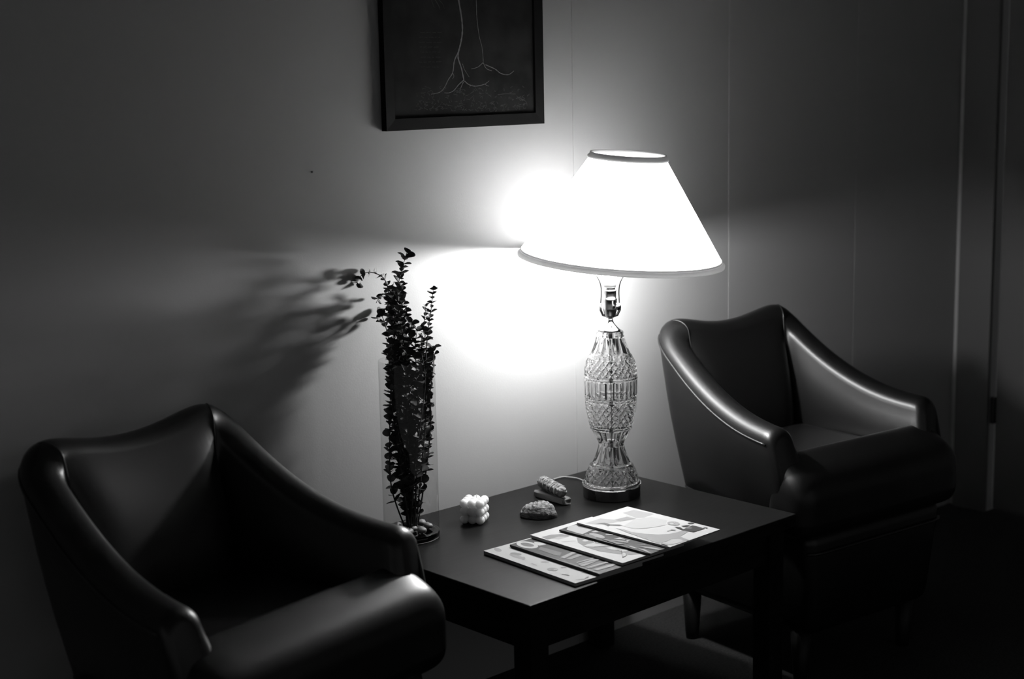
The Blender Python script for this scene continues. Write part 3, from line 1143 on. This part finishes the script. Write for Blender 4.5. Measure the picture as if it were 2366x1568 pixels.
# ------------------------------------------------------------------ framed picture
PX0, PX1, PZ0, PZ1 = 2.079, 2.560, 1.3473, 1.99
PD = .017
YW = WALL_Y - .002
pc = tag(empty('framed_picture', ((PX0 + PX1) / 2, YW, PZ0)), 'dark framed print of pale plant roots hanging on the wall', 'picture')
w, h = (PX1 - PX0) / 2, PZ1 - PZ0
fw = .026


def frame_bar(pts):
    """a mitred moulding: four corners of the outer edge and inner edge on the front"""
    (ax0, az0), (ax1, az1), (bx1, bz1), (bx0, bz0) = pts
    vs = []
    for (x, z) in pts:
        vs.append((x, 0, z))
    for i, (x, z) in enumerate(pts):
        vs.append((x, -PD if i < 2 else -PD + .002, z))
    fs = [(0, 1, 2, 3), (7, 6, 5, 4), (0, 4, 5, 1), (1, 5, 6, 2), (2, 6, 7, 3), (3, 7, 4, 0)]
    return mesh('frame_bar', vs, fs, M['frame'], pc)


frame_bar([(-w, 0), (w, 0), (w - fw, fw), (-w + fw, fw)])
frame_bar([(w, h), (-w, h), (-w + fw, h - fw), (w - fw, h - fw)])
frame_bar([(-w, h), (-w, 0), (-w + fw, fw), (-w + fw, h - fw)])
frame_bar([(w, 0), (w, h), (w - fw, h - fw), (w - fw, fw)])
pr = box('print', -w + fw, w - fw, -.008, -.002, fw, h - fw, M['print_dark'], pc)
M['root_ink'] = mat('root_ink', .10, .8, .04)
M['root_ink2'] = mat('root_ink_faint', .034, .8, .04)
YP = YW - .0083


def zp(pts):
    o = []
    for x, y in pts:
        p = on_y(840 + x / 4.55, y / 4.55, YP)
        o.append(p)
    return o


def ribbon(pts, w0, w1, vs, fs, lift):
    P = spline(zp(pts), 5)
    n = len(P)
    b0 = len(vs)
    for i, p in enumerate(P):
        t = (P[min(i + 1, n - 1)] - P[max(i - 1, 0)]).normalized()
        nn = Vector((-t.z, 0, t.x))
        ww = (w0 + (w1 - w0) * i / (n - 1)) / 2 * (1 + .25 * math.sin(i * 2.3))
        for sg in (-1, 1):
            q = p + nn * (ww * sg) - Vector(((PX0 + PX1) / 2, YW, PZ0))
            q.y = -.0082 - lift
            vs.append(q)
    for i in range(n - 1):
        a = b0 + 2 * i
        fs.append((a, a + 1, a + 3, a + 2))


vs, fs = [], []
for k, (pts, w0, w1) in enumerate([
        ([(955, -1400), (935, -1000), (950, -600), (960, -260), (985, -120), (1000, 0), (1030, 180), (1040, 320), (1025, 440), (1000, 540), (995, 610), (1030, 720), (1055, 840)], .0050, .0030),
        ([(1000, 540), (955, 640), (938, 760), (890, 840), (850, 920), (800, 970), (710, 990)], .0028, .0012),
        ([(938, 770), (950, 800), (935, 830)], .0014, .0008),
        ([(1055, 840), (1000, 890), (950, 950), (900, 975), (850, 975)], .0024, .0010),
        ([(1050, 860), (1020, 930), (1010, 980)], .0020, .0009),
        ([(1060, 850), (1110, 890), (1180, 905), (1270, 885), (1320, 850)], .0022, .0010),
        ([(1275, 885), (1300, 900), (1320, 905)], .0012, .0008),
        ([(1040, 670), (1060, 730), (1110, 810)], .0014, .0007),
        ([(1150, -1100), (1185, -700), (1175, -400), (1180, -150), (1185, 60), (1192, 200), (1215, 380), (1245, 500), (1258, 650)], .0020, .0014),
        ([(1258, 655), (1200, 705), (1130, 725)], .0018, .0008),
        ([(1258, 660), (1290, 720), (1350, 745)], .0018, .0010),
        ([(1280, 680), (1380, 725), (1440, 770), (1520, 785), (1580, 745)], .0020, .0012)]):
    ribbon(pts, w0, w1, vs, fs, .00005 * k)
mesh('root_drawing', vs, fs, M['root_ink'], pc)
vs, fs = [], []
rnd = random.Random(5)
for k, (pts, w0, w1) in enumerate([([(705, -30), (735, 60), (745, 80)], .002, .0008), ([(750, -10), (790, 60), (805, 100)], .003, .0010), ([(770, -20), (830, 40), (850, 95)], .0016, .0006), ([(1410, 995), (1500, 985), (1600, 988)], .0016, .0012), ([(1620, 1020), (1700, 1060), (1720, 1110)], .0018, .0010)]):
    ribbon(pts, w0, w1, vs, fs, .00004 * k)
for r_ in range(8):
    y = 340 + r_ * 52
    x = 590 + rnd.uniform(-10, 15)
    while x < 790:
        l = rnd.uniform(20, 60)
        ribbon([(x, y + rnd.uniform(-2, 2)), (min(x + l, 820), y + rnd.uniform(-4, 2))], .0009, .0009, vs, fs, .0004)
        x += l + 14
for k in range(170):
    x, y = rnd.uniform(560, 1720), 1165 - 250 * rnd.random() ** 1.7
    ribbon([(x, y), (x + rnd.uniform(-25, 25), y + rnd.uniform(-22, 10)), (x + rnd.uniform(-40, 40), y + rnd.uniform(-40, 5))], .0018, .0006, vs, fs, .0003)
mesh('faint_print', vs, fs, M['root_ink2'], pc)

# ------------------------------------------------------------------ small nail in the wall
np_ = on_y(719, 397, WALL_Y)
nl = tag(empty('nail', (np_.x, WALL_Y, np_.z)), 'tiny dark nail head alone on the bare wall left of the picture', 'nail')
o = lathe('nail_head', [(.0012, 0), (.0012, .003), (.0024, .0032), (.0022, .0042), (.0005, .0045)], M['nail'], nl, 12)
o.rotation_euler = (PI / 2, 0, 0)
